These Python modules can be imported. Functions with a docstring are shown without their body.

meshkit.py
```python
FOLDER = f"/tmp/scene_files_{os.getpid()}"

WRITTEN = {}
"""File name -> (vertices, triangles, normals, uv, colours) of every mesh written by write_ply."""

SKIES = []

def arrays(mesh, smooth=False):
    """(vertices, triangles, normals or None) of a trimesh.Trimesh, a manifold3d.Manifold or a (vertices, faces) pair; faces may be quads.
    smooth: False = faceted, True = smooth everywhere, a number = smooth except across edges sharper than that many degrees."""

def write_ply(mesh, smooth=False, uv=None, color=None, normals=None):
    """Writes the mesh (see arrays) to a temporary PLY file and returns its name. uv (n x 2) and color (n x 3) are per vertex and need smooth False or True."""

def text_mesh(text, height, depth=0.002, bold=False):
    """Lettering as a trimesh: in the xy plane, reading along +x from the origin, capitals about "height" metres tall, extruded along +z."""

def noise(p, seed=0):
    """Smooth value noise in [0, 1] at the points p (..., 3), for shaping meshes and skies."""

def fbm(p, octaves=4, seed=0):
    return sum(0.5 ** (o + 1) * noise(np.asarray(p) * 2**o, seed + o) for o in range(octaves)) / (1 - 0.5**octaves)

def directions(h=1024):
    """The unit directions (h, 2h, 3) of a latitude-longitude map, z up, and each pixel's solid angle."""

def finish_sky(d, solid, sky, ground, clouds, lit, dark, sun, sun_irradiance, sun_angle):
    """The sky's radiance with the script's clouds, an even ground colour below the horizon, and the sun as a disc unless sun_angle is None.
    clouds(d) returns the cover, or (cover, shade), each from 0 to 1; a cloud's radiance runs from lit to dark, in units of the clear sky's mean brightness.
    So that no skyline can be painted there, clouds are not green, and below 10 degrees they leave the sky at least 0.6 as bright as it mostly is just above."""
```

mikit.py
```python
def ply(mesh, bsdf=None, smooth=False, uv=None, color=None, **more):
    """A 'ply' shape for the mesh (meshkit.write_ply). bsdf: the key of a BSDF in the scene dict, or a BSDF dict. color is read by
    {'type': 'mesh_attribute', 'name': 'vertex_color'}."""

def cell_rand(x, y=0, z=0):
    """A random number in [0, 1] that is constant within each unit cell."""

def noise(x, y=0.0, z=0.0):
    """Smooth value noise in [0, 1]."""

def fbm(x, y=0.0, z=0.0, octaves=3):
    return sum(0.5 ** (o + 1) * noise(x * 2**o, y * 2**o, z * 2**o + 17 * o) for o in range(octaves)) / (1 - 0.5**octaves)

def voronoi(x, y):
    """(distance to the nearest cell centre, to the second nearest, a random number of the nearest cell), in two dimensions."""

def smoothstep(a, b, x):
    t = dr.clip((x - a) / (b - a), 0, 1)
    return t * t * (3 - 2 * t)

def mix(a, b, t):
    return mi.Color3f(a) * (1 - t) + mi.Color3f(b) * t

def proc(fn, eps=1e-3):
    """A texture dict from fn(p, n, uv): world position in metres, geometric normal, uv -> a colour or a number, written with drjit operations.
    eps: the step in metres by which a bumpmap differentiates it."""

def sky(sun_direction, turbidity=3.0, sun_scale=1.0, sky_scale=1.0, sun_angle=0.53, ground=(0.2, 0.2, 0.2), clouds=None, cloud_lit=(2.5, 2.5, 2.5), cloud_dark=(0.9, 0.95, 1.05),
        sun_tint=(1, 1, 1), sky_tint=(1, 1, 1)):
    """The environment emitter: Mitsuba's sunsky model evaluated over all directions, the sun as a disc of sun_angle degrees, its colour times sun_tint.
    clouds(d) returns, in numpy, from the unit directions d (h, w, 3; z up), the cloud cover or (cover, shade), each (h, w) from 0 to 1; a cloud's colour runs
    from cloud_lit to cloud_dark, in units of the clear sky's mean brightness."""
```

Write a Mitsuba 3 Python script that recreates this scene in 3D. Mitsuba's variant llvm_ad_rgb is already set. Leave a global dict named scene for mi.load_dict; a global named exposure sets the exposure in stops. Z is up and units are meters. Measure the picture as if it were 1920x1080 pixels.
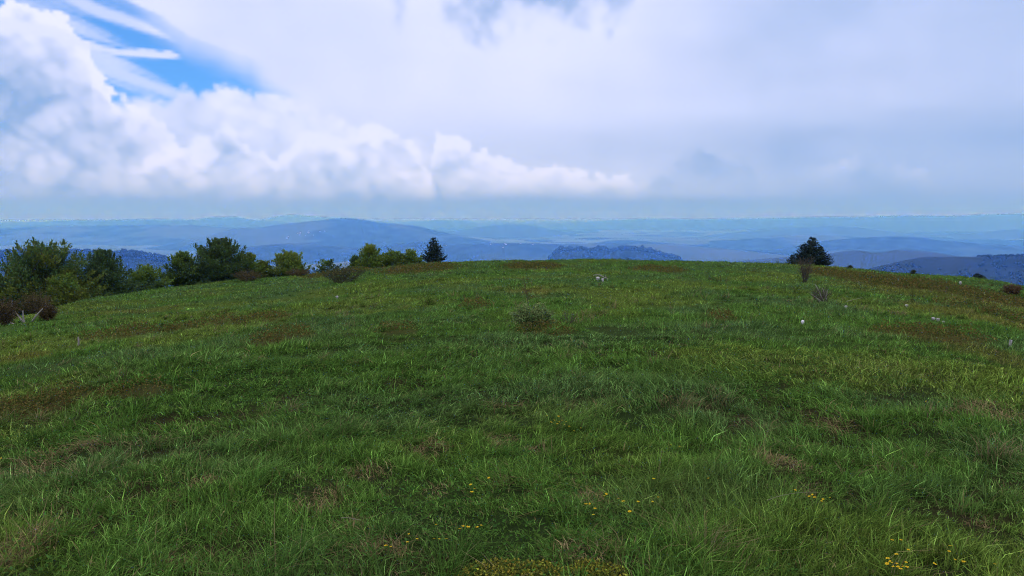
import math, random
import numpy as np, trimesh, mitsuba as mi, drjit as dr
from scipy.interpolate import PchipInterpolator
from scipy.spatial import cKDTree
import mikit, meshkit
from meshkit import fbm as nfbm, noise as nnoise
from mikit import noise, fbm, voronoi, cell_rand, smoothstep, mix

scene, labels = {}, {}
Tr = mi.ScalarTransform4f

# ------------------------------------------------------------------ camera, sky, exposure
exposure = 1.9
EYE = np.array([0.0, 0.0, 1.65])
FOV = 66.0
FOC = 960.0 / math.tan(math.radians(FOV / 2))          # focal length in the photograph's pixels (1920 wide)
HORIZON = 402.0                                        # eye level in the photograph
PITCH = math.atan((540.0 - HORIZON) / FOC)
FWD = np.array([0.0, math.cos(PITCH), -math.sin(PITCH)])
UP = np.array([0.0, math.sin(PITCH), math.cos(PITCH)])
scene['camera'] = {'type': 'perspective', 'fov': FOV, 'near_clip': 0.05, 'far_clip': 300000.0,
                   'to_world': Tr().look_at(origin=EYE.tolist(), target=(EYE + FWD).tolist(), up=[0, 0, 1]),
                   'medium': {'type': 'ref', 'id': 'haze_air'}}


def ray(px, py):
    """direction through a photograph pixel, scaled so that its y (depth) is 1"""
    px, py = np.asarray(px, float), np.asarray(py, float)
    d = FWD + ((px - 960) / FOC)[..., None] * np.array([1.0, 0, 0]) - ((py - 540) / FOC)[..., None] * UP
    return d / d[..., 1:2]


def sst(a, b, x):
    t = np.clip((x - a) / (b - a), 0, 1)
    return t * t * (3 - 2 * t)


def worley(x, y, size, seed):
    """billows: 1 at cell centres falling to 0 between them (directions in degrees)"""
    rng = np.random.default_rng(seed)
    n = int((362 / size) * (100 / size))
    pts = np.stack([rng.uniform(-181, 181, n), rng.uniform(-5, 95, n)], 1)
    d, _ = cKDTree(pts).query(np.stack([x.ravel(), y.ravel()], 1), workers=-1)
    return np.clip(1 - (d.reshape(x.shape) / (size * 0.85)) ** 2, 0, 1)


def px_az(px):
    return math.degrees(math.atan((px - 960) / FOC))


def px_el(py):
    return math.degrees((HORIZON - py) / FOC)


def cloud_cover(d):
    """a veil of high cloud with a blue gap in the north-west, cumulus towers beside it and a row of smaller cumulus over the plain"""
    az = np.degrees(np.arctan2(d[..., 0], d[..., 1]))
    el = np.degrees(np.arcsin(np.clip(d[..., 2], -1, 1)))
    P = np.stack([az, el * 1.0, az * 0], -1)
    w1 = (nfbm(P * 0.16, 5, 3) - 0.5)
    w2 = (nfbm(P * 0.5 + 40, 5, 7) - 0.5)
    w3 = (nfbm(np.stack([az * 0.10 + el * 0.06, el * 0.55, az * 0], -1) + 11, 5, 9) - 0.5)   # streaky
    # high veil, with its edge across the north-west: clear blue below that edge
    def crown(pts):
        d_ = ray([p[0] for p in pts], [p[1] for p in pts])
        axs = np.degrees(np.arctan2(d_[:, 0], d_[:, 1]))
        eys = np.degrees(np.arctan2(d_[:, 2], np.hypot(d_[:, 0], d_[:, 1])))
        return lambda a: np.interp(a, axs, eys)

    edge = crown([(-900, 60), (-500, -40), (-200, -160), (100, -140), (190, -30), (235, 10), (290, 55), (350, 92), (430, 128), (470, 146), (510, 178), (560, 225), (640, 300), (800, 360)])(az)
    e = el - edge + 2.6 * w3 + 1.2 * w2
    w4 = nfbm(np.stack([az * 0.22 + el * 0.30, el * 1.0 + az * 0.28, az * 0], -1) + 71, 5, 17) - 0.5     # wisps drawn out along the edge
    inside = sst(-42, -36, az) * sst(-8.5, -10.5, az) * sst(28, 20, el)
    veil = 1 - inside * (1 - np.clip(sst(-1.6, 2.2, e) * 0.95 + 0.72 * sst(-0.05, 0.22, w4) + 0.05, 0, 1))
    veil = np.clip(veil * (0.97 + 0.1 * w3), 0, 1)
    shade = np.clip(0.16 + 0.26 * w1 + 0.22 * w3, 0, 1)
    shade += 0.30 * sst(4, 27, az + 3 * w1) * sst(60, 40, az)
    shade += 0.16 * sst(11, 16, el + 2 * w1) * sst(30, 20, el) * sst(8, 24, az)
    shade += 0.20 * sst(8, 4.2, el + w1) * sst(-22, -15, az)
    cover, sh = veil, shade
    # dark ragged cloud overhead in the middle
    dk = np.sqrt(((az - 3.4) / 9.5) ** 2 + ((el - 17.0) / 4.2) ** 2) + 1.9 * w2 + 1.0 * w1
    k = sst(1.15, 0.25, dk)
    sh = sh * (1 - k) + 0.72 * k
    dk = np.sqrt(((az + 10.5) / 8.0) ** 2 + ((el - 15.4) / 0.9) ** 2) + 1.5 * w2
    sh = sh + 0.22 * sst(1.2, 0.2, dk)
    # cumulus: billows shaded by their own slope, light from above
    wx, wy = az + 0.9 * w2 + 1.0 * w1, el + 0.7 * w2
    B = 0.52 * worley(wx, wy * 1.15, 2.8, 1) + 0.50 * worley(wx, wy * 1.1, 1.4, 2) + 0.42 * worley(wx, wy, 0.8, 3) + 0.24 * worley(wx, wy, 0.5, 4)
    F = 0.45 * worley(wx, wy, 0.9, 3) + 0.35 * worley(wx, wy, 0.5, 4) + 0.15 * worley(az, el, 0.34, 5)
    step = 180.0 / len(el)
    gy_, gx_ = np.gradient(B)                          # rows run down from the zenith
    lit = (-0.9 * gy_ + 0.35 * np.gradient(B, axis=1) * np.sign(np.gradient(az, axis=1))) / step * -1.0
    lit = np.clip(0.9 * (-1) * -lit, -1.6, 1.6)

    def heap(top, soft, e_lo, a_lo, a_hi, base_shade, floor_shade, strength=1.0, rough=1.0, relief=1.0):
        """top(az) = crown height in degrees; returns mask and shade"""
        t = top(az) + rough * ((B - 0.75) * 0.75 + (F - 0.42) * 1.6 + 0.6 * w2)
        m = sst(0, soft, t - el) * sst(e_lo - 2.2, e_lo + 0.8, el + 2.0 * w1) * sst(a_lo - 1.2, a_lo + 1.0, az + 2 * w2) * sst(a_hi + 1.2, a_hi - 1.0, az + 2 * w2)
        depth = np.clip((t - el) / 5.5, 0, 1)
        s = base_shade + (floor_shade - base_shade) * depth ** 1.1 + relief * (0.125 * lit + 0.34 * (1.0 - B) - 0.22 * sst(1.1, 0.1, t - el)) + 0.5 * w1 + 0.3 * w2
        return m * strength, np.clip(s, 0, 1)

    layers = [
        heap(crown([(-700, 300), (-200, 160), (180, 172), (300, 178), (420, 160), (520, 172), (580, 200), (660, 232), (760, 255), (900, 300)]), 0.9, 1.5, -60, -6.5, 0.14, 0.36, 0.95, 0.55, 0.7),
        heap(crown([(-900, 120), (-300, 40), (-60, 0), (0, 8), (70, 12), (115, 24), (140, 70), (166, 95), (172, 135), (196, 165), (215, 190), (250, 206), (295, 225), (330, 280), (370, 320), (420, 360)]), 0.22, 1.2, -62, -19.5, 0.06, 0.46, 1.0, 0.75, 1.3),
        heap(crown([(240, 335), (300, 290), (350, 280), (395, 255), (415, 238), (430, 242), (455, 262), (490, 292), (540, 300), (560, 250), (600, 255), (640, 258), (690, 240), (745, 254), (780, 280), (805, 330), (818, 262), (840, 255), (870, 266), (900, 285), (940, 312), (985, 322), (1040, 318), (1090, 330), (1140, 334), (1180, 345), (1260, 360)]), 0.25, 1.0, -25, 10, 0.12, 0.52, 0.9, 0.62, 1.5),
        heap(crown([(1215, 345), (1270, 305), (1310, 284), (1345, 288), (1405, 297), (1425, 350)]), 0.8, 2.4, 10.5, 17.3, 0.70, 0.86, 0.8, 0.6, 0.4),
        heap(crown([(1500, 345), (1560, 308), (1640, 292), (1660, 306), (1740, 326), (1780, 350)]), 0.7, 2.2, 21, 29, 0.58, 0.88, 0.7, 0.6, 0.5),
    ]
    for m, s in layers:
        sh = sh * (1 - m) + s * m
        cover = np.maximum(cover, m)
    # blue-grey flank low in the left tower
    k = sst(1.1, 0.1, np.sqrt(((az + 32.5) / 5.0) ** 2 + ((el - 7.4) / 2.0) ** 2) + 1.2 * w2 + 0.8 * w1)
    sh = sh + 0.26 * k
    k = sst(1.1, 0.1, np.sqrt(((az + 25.8) / 5.0) ** 2 + ((el - 5.4) / 1.0) ** 2) + 1.3 * w2)
    sh = sh + 0.16 * k
    # a thin stretched scarf of cloud across the gap
    scarf = crown([(-200, 20), (40, 52), (100, 62), (160, 84), (240, 98), (300, 104), (370, 108), (460, 112)])(az)
    dr_ = np.abs(el - scarf + 0.5 * w2) / np.clip(0.40 - 0.022 * (az + 27), 0.15, 0.7) + sst(-23.2, -21.0, az) * 1.5 + sst(-33, -35, az) + 0.9 * w2
    k = sst(1.05, 0.35, dr_)
    sh = sh * (1 - k) + 0.12 * k
    cover = np.maximum(cover, 0.9 * k)
    # haze layer towards the horizon
    k = sst(2.9, 0.3, el + 1.0 * w1 + 0.8 * w3)
    sh = sh * (1 - 0.85 * k) + (0.80 + 0.40 * w3) * 0.88 * k
    cover = np.maximum(cover, 0.98 * sst(5.0, 2.2, el))
    k = sst(1.6, 0.1, el + 0.5 * w1)
    sh = sh * (1 - k) + 0.90 * k
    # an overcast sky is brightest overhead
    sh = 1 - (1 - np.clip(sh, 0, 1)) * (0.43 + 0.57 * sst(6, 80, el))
    return np.clip(cover, 0, 1), np.clip(sh, 0, 1)


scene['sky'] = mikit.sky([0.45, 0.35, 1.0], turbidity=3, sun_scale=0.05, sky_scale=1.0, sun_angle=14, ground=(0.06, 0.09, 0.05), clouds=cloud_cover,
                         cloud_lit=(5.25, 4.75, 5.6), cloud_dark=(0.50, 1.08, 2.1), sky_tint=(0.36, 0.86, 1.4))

# ------------------------------------------------------------------ the shape of the land
# crest of the meadow: (pixel x, pixel y, depth in metres)
CREST = [(-260, 680, 19), (-120, 640, 21), (0, 611, 24), (110, 584, 30), (160, 568, 35), (300, 547, 42), (400, 535, 45), (500, 525, 47), (590, 517, 48), (700, 506, 48), (800, 497, 48), (900, 493, 48),
         (1000, 491, 48), (1130, 490, 48), (1270, 492, 48), (1400, 496, 47), (1480, 499, 46), (1560, 504, 45), (1640, 512, 44), (1720, 518, 43), (1800, 523, 42), (1850, 528, 41), (1920, 541, 40), (2050, 560, 38), (2200, 580, 37)]
_c = EYE + ray([c[0] for c in CREST], [c[1] for c in CREST]) * np.array([c[2] for c in CREST])[:, None]
_a = np.degrees(np.arctan2(_c[:, 0], _c[:, 1]))
_a = np.concatenate([[-181, -110, -60], _a, [60, 110, 181]])
CREST_R = PchipInterpolator(_a, np.concatenate([[40, 36, 28], np.hypot(_c[:, 0], _c[:, 1]), [46, 44, 40]]))
CREST_Z = PchipInterpolator(_a, np.concatenate([[-1.0, -2.4, -2.8], _c[:, 2], [-3.0, -2.0, -1.0]]))
RISE = PchipInterpolator([0, 0.1, 0.26, 0.46, 0.75, 1.0], [0, 0.02, 0.17, 0.45, 0.77, 1.0])
FLOOR = -550.0


def land_z(x, y):
    """height of the ground in metres: the meadow, the slope behind it and the plain far below"""
    x, y = np.asarray(x, float), np.asarray(y, float)
    r, a = np.hypot(x, y), np.degrees(np.arctan2(x, y))
    rc, zc = CREST_R(a), CREST_Z(a)
    e = np.maximum(r - rc, 0)
    z = zc * RISE(np.clip(r / rc, 0, 1)) + zc / rc * 0.85 * e - 0.008 * e * e / (1 + e / 45)
    p = np.stack([x, y, x * 0], -1)
    z = z + 0.22 * (nfbm(p * 0.11, 2, 21) - 0.5) * sst(5, 16, r) + 0.15 * (nfbm(p * 0.55, 3, 22) - 0.5) + 0.11 * (nfbm(p * 2.2, 2, 23) - 0.5)
    return FLOOR + 40 * np.logaddexp(0, (z - FLOOR) / 40)


def on_land(px, py, rmax=90):
    """the ground point seen at a photograph pixel"""
    d = ray(px, py)
    t = np.geomspace(2.0, rmax, 3000)
    p = EYE + d * t[:, None]
    below = p[:, 2] < land_z(p[:, 0], p[:, 1])
    i = int(np.argmax(below)) if below.any() else int(np.argmin(p[:, 2] - land_z(p[:, 0], p[:, 1])))
    q = p[i]
    return np.array([q[0], q[1], float(land_z(q[0], q[1]))])


def at_depth(px, depth):
    x = (px - 960) / FOC * depth * math.cos(PITCH) * 1.0
    d = ray(px, HORIZON)
    return np.array([d[0] * depth, depth, float(land_z(d[0] * depth, depth))])


# ------------------------------------------------------------------ patches of brown moss, bilberry and dead grass: where each kind grows
def ellipse(px, py, rx, ry):
    c, n, f = on_land(px, py), on_land(px, py + ry), on_land(px, max(py - ry, 495))
    rad = max(0.08, np.hypot(*(f - n)[:2]) / 2)
    return c[0], c[1], rx * c[1] / FOC, min(rad, 9.0)


BROWN = [ellipse(*e) for e in [(245, 628, 95, 6), (390, 614, 80, 5), (490, 602, 65, 6), (530, 628, 55, 5), (740, 622, 50, 5), (790, 503, 75, 7), (640, 512, 60, 5), (1010, 620, 60, 7), (1840, 556, 95, 13),
                               (1895, 600, 48, 18), (1740, 631, 90, 12), (1610, 522, 70, 10), (1350, 597, 38, 5), (1000, 500, 60, 4), (1240, 507, 50, 4), (40, 775, 120, 16), (230, 738, 90, 9), (1680, 525, 80, 5), (890, 577, 30, 5), (60, 575, 60, 5)]]
GOLD = [ellipse(*e) for e in [(50, 672, 80, 8), (1860, 672, 90, 18), (1770, 552, 170, 24), (1890, 612, 70, 30), (1610, 520, 80, 12), (260, 582, 100, 5), (985, 548, 60, 8), (1740, 634, 110, 12)]]
DEAD = [ellipse(*e) for e in [(600, 950, 55, 32), (660, 992, 40, 16), (800, 842, 38, 16), (1822, 978, 48, 26), (1560, 805, 60, 30), (1680, 885, 70, 22), (385, 905, 45, 16), (1110, 1040, 60, 28), (130, 855, 120, 22), (940, 830, 30, 12),
                              (1010, 850, 30, 10), (690, 890, 50, 16), (330, 1060, 70, 16), (820, 925, 30, 14), (1100, 940, 40, 18), (1290, 770, 60, 12), (1460, 865, 45, 15), (30, 1040, 50, 25), (720, 1035, 60, 20), (1500, 930, 25, 10), (1880, 790, 60, 14), (960, 765, 60, 8)]]
BILBERRY = [ellipse(*e) for e in [(935, 1092, 165, 46), (1130, 1088, 80, 26)]]


def field(x, y, ells, wob=0.55, seed=31):
    x, y = np.asarray(x, float), np.asarray(y, float)
    p = np.stack([x, y, x * 0], -1)
    w = (nfbm(p * 1.6, 3, seed) - 0.5) * 1.5 * wob + (nfbm(p * 0.5, 2, seed + 5) - 0.5) * 0.9 * wob
    out = np.zeros(x.shape)
    for cx, cy, rx, ry in ells:
        out = np.maximum(out, sst(1.15, 0.6, np.sqrt(((x - cx) / rx) ** 2 + ((y - cy) / ry) ** 2) + w))
    return out


def lerp(a, b, t):
    return np.asarray(a) * (1 - t[..., None]) + np.asarray(b) * t[..., None]


GREEN, COOL, WARM = (0.070, 0.152, 0.024), (0.072, 0.142, 0.036), (0.112, 0.170, 0.026)
STRAW, BRN, GLD, THATCH = (0.26, 0.22, 0.10), (0.100, 0.086, 0.030), (0.155, 0.122, 0.030), (0.17, 0.12, 0.075)


def grass_tone(x, y):
    p = np.stack([x, y, x * 0], -1)
    c = lerp(GREEN, COOL, sst(0.38, 0.66, nfbm(p * 0.55 + 3, 3, 41)))
    c = lerp(c, WARM, 0.75 * sst(0.48, 0.72, nfbm(p * 0.33 + 9, 3, 43)))
    c = lerp(c, GLD, 0.42 * field(x, y, GOLD, 0.9, 51))
    return c


# ------------------------------------------------------------------ materials
VCOL = {'type': 'mesh_attribute', 'name': 'vertex_color'}
scene['leaf_matter'] = {'type': 'principledthin', 'base_color': VCOL, 'roughness': 0.42, 'diff_trans': 0.6, 'spec_trans': 0.0, 'eta': 1.5}
scene['needle_matter'] = {'type': 'twosided', 'bsdf': {'type': 'principled', 'base_color': VCOL, 'roughness': 0.8, 'specular': 0.08}}
scene['dull_matter'] = {'type': 'twosided', 'bsdf': {'type': 'principled', 'base_color': VCOL, 'roughness': 0.9, 'specular': 0.15}}


def bark(p, n, uv):
    g = fbm(p.x * 30, p.y * 30, p.z * 9, 3)
    return mix((0.055, 0.048, 0.040), (0.16, 0.145, 0.125), g)


def deadwood(p, n, uv):
    g = fbm(p.x * 60, p.y * 60, p.z * 25, 3)
    return mix((0.17, 0.155, 0.135), (0.40, 0.375, 0.335), g)


def paleobj(p, n, uv):
    g = fbm(p.x * 22, p.y * 22, p.z * 22, 4)
    return mix((0.24, 0.235, 0.215), (0.52, 0.51, 0.48), smoothstep(0.2, 0.7, g))


def twigcol(p, n, uv):
    g = fbm(p.x * 40, p.y * 40, p.z * 14, 2)
    return mix((0.040, 0.033, 0.022), (0.105, 0.090, 0.064), g)


for key, fn in (('bark_matter', bark), ('deadwood_matter', deadwood), ('pale_matter', paleobj), ('twig_matter', twigcol)):
    scene[key] = {'type': 'twosided', 'bsdf': {'type': 'principled', 'base_color': mikit.proc(fn), 'roughness': 0.85, 'specular': 0.2}}


scene['white_matter'] = {'type': 'twosided', 'bsdf': {'type': 'diffuse', 'reflectance': mikit.proc(lambda p, n, uv: mix((0.62, 0.61, 0.59), (0.82, 0.81, 0.79), fbm(p.x * 30, p.y * 30, p.z * 30, 3)))}}


# ------------------------------------------------------------------ helpers
def numbered(name):
    if name not in labels and name not in scene and not any(k.startswith(name + '__') for k in scene):
        return name
    i = 1
    while True:
        k = f'{name}_{i:03d}'
        if k not in labels and k not in scene and not any(q.startswith(k + '__') for q in scene):
            return k
        i += 1


def thing(name, label, category, group=None):
    k = numbered(name)
    labels[k] = {'label': label, 'category': category}
    if group:
        labels[k]['group'] = group
    return k


def part(holder, name, shape, label=None):
    k = numbered(f'{holder}__{name}')
    scene[k] = shape
    if label:
        labels[k] = {'label': label}
    return k


def structure(name, shape, label):
    k = numbered(name)
    scene[k] = shape
    labels[k] = {'label': label, 'kind': 'structure'}
    return k


def stuff(name, shape, label, category):
    k = numbered(name)
    if shape:
        scene[k] = shape
    labels[k] = {'label': label, 'category': category, 'kind': 'stuff'}
    return k


class Mesh:
    def __init__(self):
        self.v, self.f, self.c, self.n = [], [], [], 0

    def add(self, v, f, c=None):
        v = np.asarray(v, float)
        self.v.append(v)
        self.f.append(np.asarray(f, int) + self.n)
        self.c.append(np.zeros((len(v), 3)) if c is None else np.broadcast_to(np.asarray(c, float), (len(v), 3)))
        self.n += len(v)

    def ply(self, bsdf, smooth=False, color=True, **more):
        return mikit.ply((np.vstack(self.v), np.vstack(self.f)), bsdf, smooth=smooth, color=np.vstack(self.c) if color else None, **more)


def tube(m, pts, rad, sides=5, c=None):
    pts, rad = np.asarray(pts, float), np.asarray(rad, float)
    t = np.gradient(pts, axis=0)
    t /= np.linalg.norm(t, axis=1, keepdims=True) + 1e-9
    ref = np.array([0, 0, 1.0]) if abs(t[0][2]) < 0.9 else np.array([1.0, 0, 0])
    a = np.cross(t, ref)
    a /= np.linalg.norm(a, axis=1, keepdims=True) + 1e-9
    b = np.cross(t, a)
    th = np.arange(sides) * 2 * np.pi / sides
    ring = pts[:, None] + rad[:, None, None] * (np.cos(th)[None, :, None] * a[:, None] + np.sin(th)[None, :, None] * b[:, None])
    v = np.vstack([ring.reshape(-1, 3), pts[-1:] + t[-1] * rad[-1]])
    f = []
    n = len(pts)
    for i in range(n - 1):
        for j in range(sides):
            p, q = i * sides + j, i * sides + (j + 1) % sides
            f += [[p, q, q + sides], [p, q + sides, p + sides]]
    for j in range(sides):
        f.append([(n - 1) * sides + j, (n - 1) * sides + (j + 1) % sides, n * sides])
    m.add(v, f, c)


def leaves(m, pos, along, size, width, tone, rng, flat=0.5):
    """rhombic leaves, two triangles each, folded a little along the midrib"""
    pos, along = np.asarray(pos, float), np.asarray(along, float)
    k = len(pos)
    along = along / (np.linalg.norm(along, axis=1, keepdims=True) + 1e-9)
    up = rng.normal(0, 1, (k, 3)) * (1 - flat) + np.array([0, 0, 1.0]) * flat * 2
    side = np.cross(along, up)
    side /= np.linalg.norm(side, axis=1, keepdims=True) + 1e-9
    nrm = np.cross(side, along)
    size, width = np.broadcast_to(size, (k,))[:, None], np.broadcast_to(width, (k,))[:, None]
    mid = pos + along * size * 0.45
    fold = nrm * width * 0.35
    v = np.stack([pos, mid + side * width + fold, pos + along * size, mid - side * width + fold], 1)
    i = np.arange(k)[:, None] * 4
    f = np.vstack([i + [0, 1, 2], i + [0, 2, 3]])
    m.add(v.reshape(-1, 3), f, np.repeat(tone, 4, 0))


def tones(base, k, rng, spread=0.25, hue=0.10):
    b = np.asarray(base) * np.exp(rng.normal(0, spread, (k, 1)))
    return np.clip(b * np.exp(rng.normal(0, hue, (k, 3))), 0.003, 0.8)


# ------------------------------------------------------------------ the meadow sheet
def polar_sheet(az, rad, drop=0.0):
    A, R = np.meshgrid(np.radians(az), rad)
    x, y = R * np.sin(A), R * np.cos(A)
    z = land_z(x, y) - drop
    n, k = A.shape
    idx = np.arange(n * k).reshape(n, k)
    q = np.stack([idx[:-1, :-1], idx[:-1, 1:], idx[1:, 1:], idx[1:, :-1]], -1).reshape(-1, 4)
    return np.stack([x, y, z], -1).reshape(-1, 3), q


AZ = np.unique(np.concatenate([np.linspace(-180, -48, 34), np.linspace(-48, 48, 420), np.linspace(48, 180, 34)]))
v, q = polar_sheet(AZ, np.concatenate([[0.02], np.geomspace(0.5, 130, 200)]))
x, y = v[:, 0], v[:, 1]
soil = lerp(np.broadcast_to((0.018, 0.032, 0.009), (len(v), 3)), (0.024, 0.024, 0.010), sst(0.4, 0.7, nfbm(v * [0.9, 0.9, 0] + 5, 3, 61)))
rr = np.hypot(x, y)
soil = lerp(soil, grass_tone(x, y) * 0.8, sst(7, 22, rr) * 0.6)
soil = lerp(soil, BRN, 0.35 * field(x, y, BROWN))
structure('meadow', mikit.ply((v, q), 'soil_matter', smooth=True, color=soil), 'grassy hilltop ground sloping gently away to its rounded crest')


# ------------------------------------------------------------------ grass
def blades(x, y, h, w, phi, lean, tone, tip, seg, twist):
    """arched grass blades: seg segments, 2 seg - 1 triangles each"""
    k = len(x)
    z = land_z(x, y) - 0.012
    t = np.linspace(0, 1, seg + 1)
    dx, dy = np.sin(phi), np.cos(phi)
    out = (h * lean)[:, None] * t ** 1.7
    upz = h[:, None] * (t - 0.42 * np.clip(lean, 0, 1.6)[:, None] * t ** 2.2)
    px, py_ = np.sin(phi + twist), np.cos(phi + twist)
    verts, cols = [], []
    for s in range(seg):
        ww = w * (1 - 0.75 * t[s] ** 1.6) * (0.75 if s == 0 else 1)
        cx, cy, cz = x + dx * out[:, s], y + dy * out[:, s], z + upz[:, s]
        verts += [np.stack([cx - py_ * ww / 2, cy + px * ww / 2, cz], 1), np.stack([cx + py_ * ww / 2, cy - px * ww / 2, cz], 1)]
        cc = tone * (1 - 0.6 * t[s]) + tip * (0.6 * t[s])
        cols += [cc, cc]
    verts.append(np.stack([x + dx * out[:, seg], y + dy * out[:, seg], z + upz[:, seg]], 1))
    cols.append(tone * 0.4 + tip * 0.6)
    m = 2 * seg + 1
    i = np.arange(k)[:, None] * m
    tri = []
    for s in range(seg - 1):
        a = 2 * s
        tri += [i + [a, a + 1, a + 3], i + [a, a + 3, a + 2]]
    a = 2 * (seg - 1)
    tri.append(i + [a, a + 1, a + 2])
    return np.stack(verts, 1).reshape(-1, 3), np.vstack(tri), np.stack(cols, 1).reshape(-1, 3)


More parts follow.
